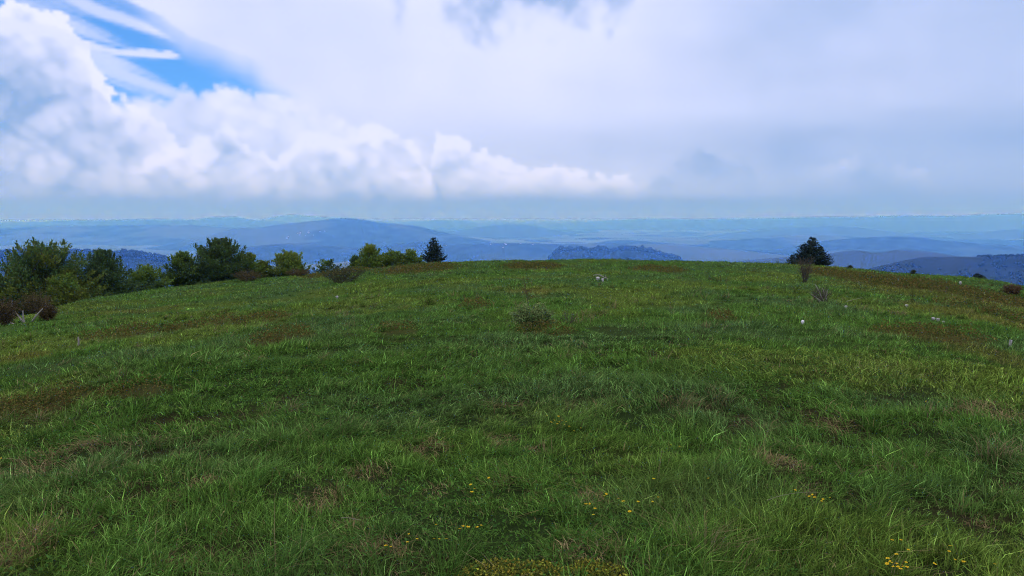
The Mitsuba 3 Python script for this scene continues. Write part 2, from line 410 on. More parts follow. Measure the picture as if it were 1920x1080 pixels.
def grow(seed, r0, r1, per_m2, seg, per_tuft, half=41.0):
    rng = np.random.default_rng(seed)
    area = math.radians(2 * half) / 2 * (r1 ** 2 - r0 ** 2)
    nt = int(area * per_m2 / per_tuft)
    a = np.radians(rng.uniform(-half, half, nt))
    r = np.sqrt(rng.uniform(r0 ** 2, r1 ** 2, nt))
    tx, ty = r * np.sin(a), r * np.cos(a)
    keep = r < CREST_R(np.degrees(a)) + 5
    tx, ty = tx[keep], ty[keep]
    k = len(tx)
    P = np.stack([tx, ty, tx * 0], -1)
    vigor = nfbm(P * 0.7, 3, 71) * 0.5 + nfbm(P * 3.2, 2, 72) * 0.5
    cnt = rng.poisson(per_tuft * np.clip(0.55 + 0.9 * vigor, 0.4, 1.5))
    ti = np.repeat(np.arange(k), cnt)
    n = len(ti)
    rad = np.abs(rng.normal(0, 1, n)) * (0.026 + 0.002 * r0)
    ang = rng.uniform(0, 2 * np.pi, n)
    x, y = tx[ti] + rad * np.sin(ang), ty[ti] + rad * np.cos(ang)
    rr = np.hypot(x, y)
    brown, dead, bil = field(x, y, BROWN), field(x, y, DEAD, 0.8, 81), field(x, y, BILBERRY, 0.95, 91)
    ok = (rng.random(n) > 0.93 * bil) & (rng.random(n) > 0.40 * brown)
    x, y, ti, ang, rad, rr, brown, dead, bil = (q[ok] for q in (x, y, ti, ang, rad, rr, brown, dead, bil))
    n = len(x)
    hgt = (0.038 + 0.085 * sst(0.32, 0.68, vigor[ti])) * np.exp(rng.normal(0, 0.28, n)) * (1 - 0.45 * brown)
    lean = np.clip(rng.normal(0.62, 0.30, n) + 0.25 * rng.random(k)[ti], 0.05, 1.7)
    swirl = (nfbm(P * 0.45 + 30, 2, 73) - 0.5) * 7 + 0.6
    phi = np.where(rng.random(n) < 0.5, ang, swirl[ti] + rng.normal(0, 0.7, n))
    tone = grass_tone(x, y) * np.exp(rng.normal(0, 0.26, k))[ti][:, None]
    tone = tone * np.exp(rng.normal(-0.05, 0.46, (n, 1))) * np.exp(rng.normal(0, 0.06, (n, 3)))
    tone = np.where(rng.random((n, 1)) < 0.14, tone * 1.9 + 0.015, tone)      # a few blades coloured paler, as painted highlights on the grass
    is_dead = rng.random(n) < np.clip(0.035 + 0.09 * sst(0.5, 0.75, nfbm(np.stack([x, y, x * 0], -1) * 1.1, 3, 77)) + 0.62 * dead, 0, 0.85)
    tone[is_dead] = tones(STRAW, int(is_dead.sum()), rng, 0.35, 0.06) * np.where(rng.random((int(is_dead.sum()), 1)) < 0.6, 0.6, 1.0)
    lean = np.where(is_dead, lean + 0.7 * rng.random(n), lean)
    hgt = np.where(is_dead, hgt * rng.uniform(0.6, 1.1, n), hgt)
    in_brown = rng.random(n) < 0.75 * brown
    tone[in_brown] = tones(BRN, int(in_brown.sum()), rng, 0.3, 0.08)
    tip = tone * rng.uniform(0.95, 1.35, (n, 1)) * np.array([1.12, 1.0, 0.95])
    w = np.maximum(0.0046, 0.00095 * rr) * rng.uniform(0.7, 1.35, n)
    return blades(x, y, hgt, w, phi, lean, tone, tip, seg, rng.uniform(-0.9, 0.9, n))


gm = Mesh()
for args in ((101, 2.4, 6.0, 8000, 2, 16), (102, 6.0, 12.0, 2800, 2, 16), (103, 12.0, 17.0, 1900, 1, 14), (105, 17.0, 25.0, 950, 1, 12), (104, 25.0, 56.0, 230, 1, 7)):
    gm.add(*grow(*args))
# taller tussocks, combed by the wind
rng = np.random.default_rng(131)
a, r = np.radians(rng.uniform(-41, 41, 1500)), np.sqrt(rng.uniform(2.8 ** 2, 26 ** 2, 1500))
tx, ty = r * np.sin(a), r * np.cos(a)
P = np.stack([tx, ty, tx * 0], -1)
ok = nfbm(P * 0.35 + 60, 3, 133) > 0.47
ok &= r < CREST_R(np.degrees(a)) - 2
tx, ty, r, P = tx[ok], ty[ok], r[ok], P[ok]
k = len(tx)
cnt = np.where(r < 7, 150, np.where(r < 13, 90, 45))
ti = np.repeat(np.arange(k), cnt)
n = len(ti)
size = np.exp(rng.normal(0, 0.3, k))
ang, rad = rng.uniform(0, 2 * np.pi, n), np.abs(rng.normal(0, 1, n)) * 0.055 * size[ti]
x, y = tx[ti] + rad * np.sin(ang), ty[ti] + rad * np.cos(ang)
straw = (rng.random(k) < 0.22)[ti]
tone = grass_tone(x, y) * np.exp(rng.normal(0.05, 0.25, k))[ti][:, None] * np.exp(rng.normal(0, 0.35, (n, 1)))
isd = rng.random(n) < np.where(straw, 0.45, 0.07)
tone[isd] = tones(STRAW, int(isd.sum()), rng, 0.3, 0.06) * 0.75
wind = 1.2 + (nfbm(P * 0.2 + 80, 2, 135) - 0.5) * 2.5
gm.add(*blades(x, y, 0.125 * size[ti] * np.exp(rng.normal(0, 0.22, n)), np.maximum(0.0036, 0.0008 * r[ti]) * rng.uniform(0.7, 1.3, n),
               np.where(rng.random(n) < 0.45, ang, wind[ti] + rng.normal(0, 0.5, n)), np.clip(rng.normal(0.75, 0.3, n), 0.1, 1.6), tone, tone * 1.2, 2, rng.uniform(-0.9, 0.9, n)))
# coarse tufts that break the line of the crest
k = 700
a, r = np.radians(rng.uniform(-41, 41, k)), np.sqrt(rng.uniform(26 ** 2, 56 ** 2, k))
ok = r < CREST_R(np.degrees(a)) + 3
tx, ty = (r * np.sin(a))[ok], (r * np.cos(a))[ok]
k = len(tx)
ti = np.repeat(np.arange(k), 34)
n = len(ti)
size = np.exp(rng.normal(0, 0.4, k))[ti]
ang, rad = rng.uniform(0, 2 * np.pi, n), np.abs(rng.normal(0, 1, n)) * 0.16 * size
x, y = tx[ti] + rad * np.sin(ang), ty[ti] + rad * np.cos(ang)
tone = grass_tone(x, y) * np.exp(rng.normal(-0.25, 0.3, k))[ti][:, None] * np.exp(rng.normal(0, 0.3, (n, 1)))
brn = (rng.random(k) < 0.25)[ti] & (rng.random(n) < 0.6)
tone[brn] = tones(BRN, int(brn.sum()), rng, 0.3, 0.08)
gm.add(*blades(x, y, 0.14 * size * np.exp(rng.normal(0, 0.25, n)), 0.030 * rng.uniform(0.7, 1.3, n), ang, np.clip(rng.normal(0.6, 0.3, n), 0.1, 1.4), tone, tone * 1.2, 1, rng.uniform(-0.9, 0.9, n)))
stuff('grass', gm.ply('leaf_matter'), 'long uneven green grass with dry blades covering the hilltop meadow', 'grass')

# low leafy herbs between the grass
rng = np.random.default_rng(7)
hm = Mesh()
n = 9000
a, r = np.radians(rng.uniform(-41, 41, n)), np.sqrt(rng.uniform(2.0, 110.0, n))
tx, ty = r * np.sin(a), r * np.cos(a)
keep = nfbm(np.stack([tx, ty, tx * 0], -1) * 0.8, 3, 111) > 0.50
tx, ty = tx[keep], ty[keep]
ti = np.repeat(np.arange(len(tx)), 6)
ang = rng.uniform(0, 2 * np.pi, len(ti))
rad = rng.uniform(0.0, 0.05, len(ti))
x, y = tx[ti] + rad * np.sin(ang), ty[ti] + rad * np.cos(ang)
pos = np.stack([x, y, land_z(x, y) + rng.uniform(0.02, 0.085, len(ti))], 1)
al = np.stack([np.sin(ang), np.cos(ang), rng.uniform(-0.1, 0.7, len(ti))], 1)
leaves(hm, pos, al, rng.uniform(0.016, 0.034, len(ti)), rng.uniform(0.005, 0.009, len(ti)), tones((0.060, 0.135, 0.024), len(ti), rng, 0.25, 0.1), rng, 0.55)
stuff('meadow_herb', hm.ply('leaf_matter'), 'small broad green herb leaves growing low between the grass blades', 'herb')


# brown moss and bilberry mats
def mat_cover(ells, seed, per_m2, tone, size, high, cap=None, wob=0.55, fseed=31):
    rng = np.random.default_rng(seed)
    m = Mesh()
    for cx, cy, rx, ry in ells:
        d = math.hypot(cx, cy)
        sc = max(1.0, d / 7.0)
        n = int(min(4 * rx * ry * per_m2 / sc ** 1.7, 26000))
        x, y = cx + rng.uniform(-1.3, 1.3, n) * rx, cy + rng.uniform(-1.3, 1.3, n) * ry
        f = field(x, y, [(cx, cy, rx, ry)], wob, fseed)
        ok = rng.random(n) < f
        x, y, f = x[ok], y[ok], f[ok]
        n = len(x)
        if not n:
            continue
        hump = 0.4 + 0.9 * nfbm(np.stack([x, y, x * 0], -1) * 2.5, 2, 33)
        z = land_z(x, y) + high * hump * f * rng.uniform(0.15, 1.0, n) * min(sc, 2.0)
        al = rng.normal(0, 1, (n, 3)) * [1, 1, 0.6] + [0, 0, 0.7]
        tn = tones(tone, n, rng, 0.32, 0.10)
        g = rng.random(n) < 0.42
        tn[g] = tones((0.075, 0.10, 0.022), int(g.sum()), rng, 0.25, 0.1)
        leaves(m, np.stack([x, y, z], 1), al, size * sc ** 0.8 * rng.uniform(0.7, 1.3, n), size * 0.30 * sc ** 0.8, tn, rng, 0.3)
    return m


stuff('brown_moss', mat_cover(BROWN, 201, 4600, (0.128, 0.106, 0.028), 0.021, 0.12).ply('leaf_matter'), 'rusty brown low mats of last year heath plants in the grass', 'heath')
stuff('bilberry', mat_cover(BILBERRY, 202, 80000, (0.300, 0.300, 0.042), 0.0145, 0.085, wob=0.95, fseed=91).ply('leaf_matter'), 'olive yellow small leaved bilberry mats at the bottom edge and in the grass', 'bilberry')

# ------------------------------------------------------------------ yellow flowers
def flower_mesh(seed):
    rng = np.random.default_rng(seed)
    m = Mesh()
    h = 0.0
    top = np.array([rng.uniform(-0.012, 0.012), rng.uniform(-0.012, 0.012), 0.0])
    foot = np.array([0, 0, -0.16])
    mid = (top + foot) / 2 + [rng.uniform(-0.01, 0.01), rng.uniform(-0.01, 0.01), 0]
    tube(m, [foot, mid, top], [0.0013, 0.0012, 0.0010], 3, (0.06, 0.11, 0.025))
    k = 5
    for i in range(k):
        t = 2 * np.pi * i / k + rng.uniform(-0.15, 0.15)
        o, s = np.array([math.sin(t), math.cos(t), 0]), np.array([math.cos(t), -math.sin(t), 0])
        lift = rng.uniform(0.25, 0.75)
        p = [top, top + o * 0.006 + s * 0.005 + [0, 0, 0.004 * lift], top + o * 0.0115 + s * 0.0042 + [0, 0, 0.0075 * lift], top + o * 0.0115 - s * 0.0042 + [0, 0, 0.0075 * lift], top + o * 0.006 - s * 0.005 + [0, 0, 0.004 * lift]]
        m.add(p, [[0, 1, 4], [1, 2, 3], [1, 3, 4]], np.array([0.80, 0.55, 0.03]) * rng.uniform(0.85, 1.1))
    c = trimesh.creation.icosphere(subdivisions=0, radius=0.0028)
    m.add(c.vertices * [1, 1, 0.7] + top + [0, 0, 0.003], c.faces, (0.62, 0.42, 0.03))
    return m.ply('leaf_matter')


FLOWERS = [flower_mesh(300 + i) for i in range(5)]
CLUSTERS = [
    ('small yellow wildflower of the cluster in the meadow centre below the leafy shrub', 'yellow flowers of the centre cluster', [(1027, 781), (1034, 789), (1040, 785), (1044, 791), (1047, 779), (1050, 787), (1054, 784), (1058, 791), (1061, 786), (1066, 794), (1077, 803), (1088, 797)]),
    ('yellow wildflower in the sparse group low in front, left of the bilberry mat', 'yellow flowers left of the bilberry', [(724, 1018), (732, 1018), (762, 1005), (768, 988), (783, 998), (814, 1000), (825, 1005), (836, 1008), (818, 974)]),
    ('yellow wildflower in the loose group just above the bilberry mat', 'yellow flowers above the bilberry', [(861, 985), (870, 977), (877, 980), (895, 987), (882, 924), (886, 933), (889, 930), (918, 899), (904, 981)]),
    ('yellow wildflower in the wide group right of the bilberry mat', 'yellow flowers right of the bilberry', [(1138, 933), (1133, 939), (1159, 943), (1167, 950), (1097, 951), (1105, 952), (1115, 960), (1113, 973), (1178, 971), (1195, 944), (1222, 939), (1233, 931)]),
    ('yellow wildflower of the tight row in the right foreground above a bent pale stalk', 'yellow flowers of the row', [(1492, 924), (1516, 939), (1527, 943), (1544, 945), (1555, 935), (1540, 950), (1522, 936)]),
    ('yellow wildflower of the dense cluster at the bottom right edge', 'yellow flowers of the dense bottom right cluster', [(1662, 1044), (1678, 1034), (1674, 1053), (1684, 1054), (1700, 1051), (1663, 1057), (1673, 1062), (1685, 1061), (1694, 1060), (1701, 1059), (1686, 1066), (1668, 1050), (1692, 1056)]),
    ('yellow wildflower scattered right of the dense bottom right cluster', 'scattered yellow flowers at the bottom right', [(1676, 1002), (1691, 1003), (1706, 1026), (1780, 1022), (1778, 1029), (1750, 1051), (1792, 1045), (1807, 1050), (1867, 1058)]),
    ('lone small yellow wildflower in the middle of the right half of the meadow', 'lone yellow flowers in the right meadow', [(1258, 844), (1275, 848), (1224, 892), (1328, 885), (1664, 765), (1757, 782), (1735, 780), (1286, 608), (1315, 600)]),
    ('lone yellow wildflower at the left edge of the meadow', None, [(3, 864)]),
]
rng = random.Random(5)
for lab, grp, pts in CLUSTERS:
    for (px, py) in pts:
        g = on_land(px, py + 2)
        # the head stands a hand above the ground, so the foot lies a little nearer than the ground behind the head
        d = ray(px, py)
        t = (EYE[2] - (g[2] + 0.15)) / -d[2]
        hp = EYE + d * t
        hz = float(land_z(hp[0], hp[1])) + 0.15
        k = thing('yellow_flower', lab, 'flower', grp)
        scene[k] = {**FLOWERS[rng.randrange(5)], 'to_world': Tr().translate([float(hp[0]), float(hp[1]), hz]).rotate([0, 0, 1], rng.uniform(0, 360)).rotate([rng.uniform(-1, 1), rng.uniform(-1, 1), 0], rng.uniform(0, 28)).scale(rng.uniform(0.45, 0.85))}


# ------------------------------------------------------------------ trees and shrubs
def bez(p0, p1, p2, n):
    t = np.linspace(0, 1, n)[:, None]
    return (1 - t) ** 2 * np.asarray(p0) + 2 * t * (1 - t) * np.asarray(p1) + t ** 2 * np.asarray(p2)


def beech(holder, base, height, width, seed, tone, tone2=None, n_prim=60, leaf=0.075, pointed=0.7, stems=3, low=0.05, dens=1.0):
    """young beech, leafy to the ground: stems, rising limbs and flat sprays of leaves that end in upright tips"""
    rng = np.random.default_rng(seed)
    wood, crown = Mesh(), Mesh()
    P, A, C = [], [], []
    W = width / 2
    lead = []
    for s in range(stems):
        an = 2 * np.pi * s / stems + rng.uniform(-0.5, 0.5)
        sp = 0.0 if s == 0 else W * rng.uniform(0.2, 0.5)
        hh = height * (0.96 if s == 0 else rng.uniform(0.62, 0.9))
        top = np.array([math.sin(an) * sp, math.cos(an) * sp, hh])
        line = bez([math.sin(an) * 0.06, math.cos(an) * 0.06, -0.25], [top[0] * 0.5, top[1] * 0.5, hh * 0.5], top, 9)
        tube(wood, line, np.linspace(0.022 * height, 0.004, 9), 6)
        lead.append((line, hh))
    for i in range(n_prim):
        line, hh = lead[0] if rng.random() < 0.55 else lead[rng.integers(len(lead))]
        t = low + (0.97 - low) * (i + rng.random()) / n_prim
        if i % 4 == 0:                                     # a full skirt of low branches
            t = 0.24 * rng.random()
        p0 = np.array([np.interp(t * 8, range(9), line[:, q]) for q in range(3)])
        an = i * 2.39996 + rng.uniform(-0.4, 0.4)
        env = (max(1 - t, 0.0) ** pointed) * (0.78 + 0.22 * min(t / 0.3, 1))
        L = W * env * rng.uniform(0.62, 1.08) + 0.09 * height * (0.4 + 0.6 * rng.random())
        rise = math.radians(8 + 58 * t + rng.uniform(-10, 14))
        o = np.array([math.sin(an) * math.cos(rise), math.cos(an) * math.cos(rise), math.sin(rise)])
        p2 = p0 + o * L + [0, 0, 0.10 * L]
        p1 = p0 + o * L * 0.5 - [0, 0, 0.06 * L]
        br = bez(p0, p1, p2, 7)
        tube(wood, br, np.linspace(0.010 * height * (1 - 0.7 * t) + 0.003, 0.003, 7), 4)
        sidev = np.cross(o, [0, 0, 1.0])
        sidev /= np.linalg.norm(sidev) + 1e-9
        nsec = int(6 + L * 8)
        for j in range(nsec):
            s = 0.18 + 0.82 * (j + rng.random()) / nsec
            q0 = np.array([np.interp(s * 6, range(7), br[:, q]) for q in range(3)])
            sg = 1 if j % 2 else -1
            l2 = L * 0.40 * (1.1 - s) + 0.16 + 0.10 * rng.random()
            d2 = o * rng.uniform(0.5, 1.0) + sidev * sg * rng.uniform(0.5, 1.0) + np.array([0, 0, rng.uniform(0.0, 0.55)])
            d2 /= np.linalg.norm(d2)
            nl = max(4, int(l2 / leaf * 2.3 * dens))
            u = rng.uniform(0.1, 1.0, nl)
            pos = q0 + d2 * (u * l2)[:, None] + rng.normal(0, 0.022, (nl, 3))
            al = d2 * 0.8 + rng.normal(0, 0.45, (nl, 3)) + [0, 0, 0.15]
            P.append(pos)
            A.append(al)
        nl = int(14 * dens)                                # the upright tip
        u = rng.uniform(0.0, 1.0, nl)
        tip = o * 0.5 + np.array([0, 0, 0.8])
        P.append(p2 + tip * (u * 0.20 * min(1, height / 3))[:, None] + rng.normal(0, 0.012, (nl, 3)))
        A.append(tip + rng.normal(0, 0.35, (nl, 3)))
    P, A = np.vstack(P), np.vstack(A)
    k = len(P)
    tn = tones(tone, k, rng, 0.22, 0.08)
    if tone2 is not None:
        g = rng.random(k) < sst(0.35, 0.7, nfbm(P * 1.6 + seed, 2, seed) + 0.25 * (P[:, 2] / height - 0.6))
        tn[g] = tones(tone2, int(g.sum()), rng, 0.22, 0.08)
    leaves(crown, P, A, leaf * rng.uniform(0.8, 1.4, k), leaf * 0.33 * rng.uniform(0.8, 1.2, k), tn, rng, 0.5)
    M = Tr().translate([float(q) for q in base])
    part(holder, 'trunk', wood.ply('bark_matter', smooth=True, color=False, to_world=M))
    part(holder, 'crown', crown.ply('leaf_matter', to_world=M))


def spruce(holder, base, height, width, seed, tone=(0.022, 0.042, 0.030), leaders=((0, 0, 1.0),), needle=0.075, levels=15, power=0.85, gap=0.0, rag=0.28):
    """dark conifer: whorls of boughs that sag and turn up at the tip, dressed in needle sprays"""
    rng = np.random.default_rng(seed)
    wood, crown = Mesh(), Mesh()
    P, A = [], []
    for (lx, ly, ls) in leaders:
        h, W = height * ls, width / 2 * (0.55 + 0.45 * ls if len(leaders) == 1 else ls * 0.8)
        o0 = np.array([lx, ly, 0.0])
        tube(wood, [o0 + [0, 0, -0.25], o0 + [0, 0, h * 0.5], o0 + [0.01, 0, h]], [0.022 * h + 0.01, 0.012 * h, 0.004], 6)
        nl = 30
        u = rng.random(nl)
        P.append(o0 + np.array([0, 0, h * 0.94]) + np.stack([u * 0, u * 0, u * h * 0.06], 1))
        A.append(rng.normal(0, 0.5, (nl, 3)) + [0, 0, 1.0])
        for lv in range(levels):
            t = 0.03 + 0.93 * lv / (levels - 1)
            nb = int(rng.integers(6, 9)) if t < 0.8 else 5
            ph = rng.uniform(0, 6.28)
            for b in range(nb):
                if rng.random() < gap:
                    continue
                an = ph + b * 2 * np.pi / nb + rng.uniform(-0.25, 0.25)
                L = W * (1 - t) ** power * rng.uniform(1 - rag, 1.0 + rag * 0.4) + 0.05 * h * 0.6
                z0 = h * (t + rng.uniform(-0.02, 0.02))
                r_ = np.array([math.sin(an), math.cos(an), 0])
                up0 = 0.10 + 0.55 * t
                p0, p1, p2 = o0 + [0, 0, z0], o0 + [0, 0, z0 + (up0 - 0.12) * L * 0.5] + r_ * L * 0.6, o0 + [0, 0, z0 + (up0 + 0.10) * L] + r_ * L
                br = bez(p0, p1, p2, 6)
                tube(wood, br, np.linspace(0.008 * h * (1 - t) + 0.003, 0.002, 6), 3)
                side = np.array([r_[1], -r_[0], 0])
                ns = max(3, int(L / 0.075))
                for j in range(ns):
                    s = (j + rng.random()) / ns
                    q0 = np.array([np.interp(s * 5, range(6), br[:, q]) for q in range(3)])
                    for sg in (-1, 1):
                        l2 = (0.36 * L * (1 - s) + 0.05) * rng.uniform(0.6, 1.1)
                        d2 = r_ * 0.75 + side * sg * 0.75 + [0, 0, rng.uniform(-0.15, 0.3)]
                        d2 /= np.linalg.norm(d2)
                        nn = max(2, int(l2 / 0.028))
                        u = rng.random(nn)
                        P.append(q0 + d2 * (u * l2)[:, None])
                        A.append(d2 * 0.9 + rng.normal(0, 0.55, (nn, 3)) + [0, 0, 0.1])
    P, A = np.vstack(P), np.vstack(A)
    k = len(P)
    leaves(crown, P, A, needle * rng.uniform(0.6, 1.2, k), needle * 0.22, tones(tone, k, rng, 0.3, 0.1), rng, 0.2)
    M = Tr().translate([float(q) for q in base])
    part(holder, 'trunk', wood.ply('bark_matter', smooth=True, color=False, to_world=M))
    part(holder, 'crown', crown.ply('needle_matter', to_world=M))


def shrub(holder, base, height, width, seed, n_stem=26, tone=None, leaf=0.02, per=14, wood_key='twig_matter', rad=0.006, erect=0.6, twigs=6, leaf_from=0.4, leaf_key='leaf_matter', thin=0.28, name='foliage'):
    """a many stemmed shrub: stems from one foot, twigs along them, leaves (or none) on the twigs"""
    rng = np.random.default_rng(seed)
    wood, fol = Mesh(), Mesh()
    P, A = [], []
    W = width / 2
    for i in range(n_stem):
        an = i * 2.39996 + rng.uniform(-0.4, 0.4)
        out = math.sqrt((i + 0.5) / n_stem) * rng.uniform(0.75, 1.05)
        hh = height * (1 - (1 - erect) * out ** 2) * rng.uniform(0.7, 1.0)
        top = np.array([math.sin(an) * W * out, math.cos(an) * W * out, hh])
        foot = np.array([math.sin(an) * W * 0.16 * out, math.cos(an) * W * 0.16 * out, -0.06])
        mid = (foot + top) / 2 + rng.normal(0, 0.05, 3) * W + [0, 0, 0.06 * hh]
        line = bez(foot, mid, top, 7)
        line[1:-1] += rng.normal(0, 0.012 * height, (5, 3))
        tube(wood, line, np.linspace(rad, rad * 0.3, 7), 4)
        for j in range(twigs):
            s = 0.22 + 0.76 * (j + rng.random()) / twigs
            q0 = np.array([np.interp(s * 6, range(7), line[:, q]) for q in range(3)])
            l2 = height * rng.uniform(0.12, 0.30)
            d2 = np.array([math.sin(an), math.cos(an), 0.4]) * 0.6 + rng.normal(0, 0.55, 3) + [0, 0, 0.25]
            d2 /= np.linalg.norm(d2)
            q1 = q0 + d2 * l2
            q1[2] = max(q1[2], 0.02)
            tube(wood, [q0, (q0 + q1) / 2 + rng.normal(0, 0.02 * height, 3), q1], [rad * 0.4, rad * 0.3, rad * 0.2], 3)
            if tone is not None and s > leaf_from * rng.uniform(0.6, 1.2):
                u = rng.random(per)
                P.append(q0 + (q1 - q0) * u[:, None] + rng.normal(0, leaf * 0.4, (per, 3)))
                A.append(d2 + rng.normal(0, 0.6, (per, 3)))
    M = Tr().translate([float(q) for q in base])
    part(holder, 'stem', wood.ply(wood_key, smooth=True, color=False, to_world=M))
    if P:
        P, A = np.vstack(P), np.vstack(A)
        k = len(P)
        leaves(fol, P, A, leaf * rng.uniform(0.7, 1.3, k), leaf * thin, tones(tone, k, rng, 0.3, 0.1), rng, 0.35)
        part(holder, name, fol.ply(leaf_key, to_world=M))


def height_to(px, top_py, base):
    """height of a thing on the ground point base that reaches up to the pixel row top_py"""
    d = ray(px, top_py)
    return float(EYE[2] + d[2] * base[1] - base[2])


OLIVE, DEEP, FRESH, SPRING = (0.150, 0.195, 0.036), (0.085, 0.150, 0.046), (0.135, 0.215, 0.040), (0.200, 0.265, 0.042)
# (name, pixel x, top row, depth, width in pixels, tones, label, ...)
BEECHES = [
    ('beech_tree', 74, 476, 40, 176, OLIVE, DEEP, 'broad rounded olive green beech, the leftmost and widest of the trees', 120, 0.55, 4, 1),
    ('beech_tree', 188, 472, 43, 98, DEEP, (0.070, 0.120, 0.050), 'dark green beech with a ragged pointed top, second tree from the left', 80, 0.80, 2, 2),
    ('beech_tree', 268, 514, 46, 76, DEEP, FRESH, 'low small dark beech in the dip between the two left tree groups', 40, 0.6, 3, 3),
    ('beech_tree', 338, 473, 49, 74, (0.070, 0.125, 0.034), FRESH, 'slim pointed beech at the left end of the middle tree clump', 60, 0.95, 2, 4),
    ('beech_tree', 408, 455, 50, 106, DEEP, (0.075, 0.120, 0.034), 'tallest dark green beech in the middle of the left hand clump', 110, 0.70, 3, 5),
    ('beech_tree', 460, 480, 51, 62, FRESH, SPRING, 'lighter green beech right behind the tallest dark beech', 50, 0.75, 2, 6),
    ('beech_tree', 490, 494, 52, 44, FRESH, OLIVE, 'small green beech between the tall clump and the round bright beech', 34, 0.7, 2, 7),
    ('beech_tree', 540, 477, 52, 66, FRESH, SPRING, 'bright green round young beech standing alone right of the tall clump', 64, 0.75, 3, 8),
    ('beech_tree', 692, 462, 53, 58, FRESH, SPRING, 'bright young beech leaning right behind the brown juniper', 56, 0.85, 2, 9),
    ('beech_tree', 664, 481, 53, 26, FRESH, DEEP, 'slender beech sapling just left of the bright leaning beech', 22, 0.9, 1, 10),
    ('beech_tree', 735, 483, 54, 52, SPRING, FRESH, 'low yellow green beech bush between the leaning beech and the spruce', 34, 0.5, 3, 11),
    ('beech_tree', 770, 475, 54, 42, FRESH, SPRING, 'yellow green beech bush immediately left of the small pointed spruce', 34, 0.6, 3, 12),
    ('beech_tree', 612, 495, 52, 44, (0.06, 0.10, 0.035), FRESH, 'thin sparse beech sprouts peeping over the crest left of the brown juniper', 16, 0.6, 3, 13),
    ('beech_tree', 115, 520, 38, 60, OLIVE, FRESH, 'small olive beech tucked low between the two leftmost trees', 40, 0.6, 3, 14),
]
for name, px, top, dep, wpx, t1, t2, lab, npm, pnt, stems, seed in BEECHES:
    b = at_depth(px, dep)
    h = height_to(px, top, b)
    k = thing(name, lab, 'tree', 'young beech trees along the left crest')
    beech(k, b, h * 0.91, wpx * dep / FOC * 1.40, 400 + seed, t1, t2, int(npm * 1.5), 0.11, pnt, stems)

b = at_depth(813, 50)
k = thing('spruce_tree', 'small narrow pointed dark spruce alone on the crest left of centre', 'tree')
spruce(k, b, height_to(813, 447, b), 50 * 50 / FOC, 501, levels=15, gap=0.05, needle=0.11)
b = at_depth(1523, 48)
k = thing('spruce_tree', 'broad bushy dark spruce with several leaders on the right crest', 'tree')
spruce(k, b, height_to(1520, 446, b), 92 * 48 / FOC, 502, leaders=((0, 0, 1.0), (0.22, 0.25, 0.97), (-0.42, 0.1, 0.74), (0.58, 0.0, 0.66)), levels=11, power=1.05, gap=0.2, needle=0.12, rag=0.5)
b = at_depth(1489, 47)
k = thing('spruce_tree', 'low small spruce at the left foot of the broad bushy spruce', 'tree')
spruce(k, b, height_to(1486, 479, b), 26 * 47 / FOC, 503, levels=9, gap=0.1)
b = at_depth(1838, 46)
k = thing('spruce_tree', 'low spreading spruce sapling half hidden behind the far right crest', 'tree')
spruce(k, b, height_to(1838, 514, b), 34 * 46 / FOC, 504, levels=8, leaders=((0, 0, 1.0), (0.25, 0, 0.8)))
for px, top, w, lab, sd in ((1598, 499, 12, 'tiny yellowish conifer sapling on the crest right of the broad spruce', 505), (1718, 508, 13, 'tiny conifer sapling on the right crest midway to the edge', 506)):
    b = at_depth(px, 45.5 if px < 1700 else 44)
    k = thing('conifer_sapling', lab, 'sapling')
    spruce(k, b, height_to(px, top, b), w * 45 / FOC, sd, tone=(0.05, 0.065, 0.02), levels=6)

# brown junipers
JUN, JUN2 = (0.085, 0.070, 0.024), (0.050, 0.048, 0.026)
for px, py, top, w, tone, lab, sd, dep in (
        (643, 530, 497, 78, (0.050, 0.062, 0.020), 'dark brown spreading juniper bush on the crest left of the spruce', 601, None),
        (462, 530, 505, 48, JUN, 'brown juniper bush at the foot of the bright trees in the left clump', 602, 45.5),
        (558, 522, 503, 44, JUN, 'small brown juniper at the foot of the round bright beech', 603, 47),
        (68, 588, 545, 60, JUN, 'upright faded brown juniper bush standing behind the pale stakes on the left', 604, None),
        (91, 600, 568, 34, (0.078, 0.058, 0.022), 'small dark reddish brown juniper heap right of the pale stakes', 605, None),
        (8, 610, 556, 60, (0.082, 0.062, 0.024), 'dark brown dead juniper at the left edge of the meadow', 606, None),
        (1897, 553, 533, 38, (0.098, 0.062, 0.028), 'reddish brown small shrub on the far right crest', 607, None)):
    b = on_land(px, py) if dep is None else at_depth(px, dep)
    h = height_to(px, top, b)
    k = thing('juniper_bush', lab, 'bush')
    shrub(k, b, h, w * (1.3 if sd in (601, 602, 603) else 1.0) * b[1] / FOC, sd, n_stem=42, tone=tone, leaf=0.058, per=13, erect=0.55, twigs=8, leaf_from=0.15, leaf_key='needle_matter', thin=0.14, rad=0.010, name='needles')
    if sd == 601:                                        # one bare leader stands out of it
        m = Mesh()
        tube(m, [[0.1, 0, h * 0.6], [0.12, 0.02, h * 1.05], [0.1, 0, h * 1.35]], [0.010, 0.006, 0.003], 4)
        for z_, l_ in ((0.95, 0.16), (1.05, 0.14), (1.18, 0.10)):
            for s_ in (-1, 1):
                tube(m, [[0.11, 0.01, h * z_], [0.11 + s_ * l_, 0.02, h * z_ + 0.07]], [0.006, 0.003], 3)
        part(k, 'bare_leader', m.ply('twig_matter', smooth=True, color=False, to_world=Tr().translate([float(q) for q in b])))

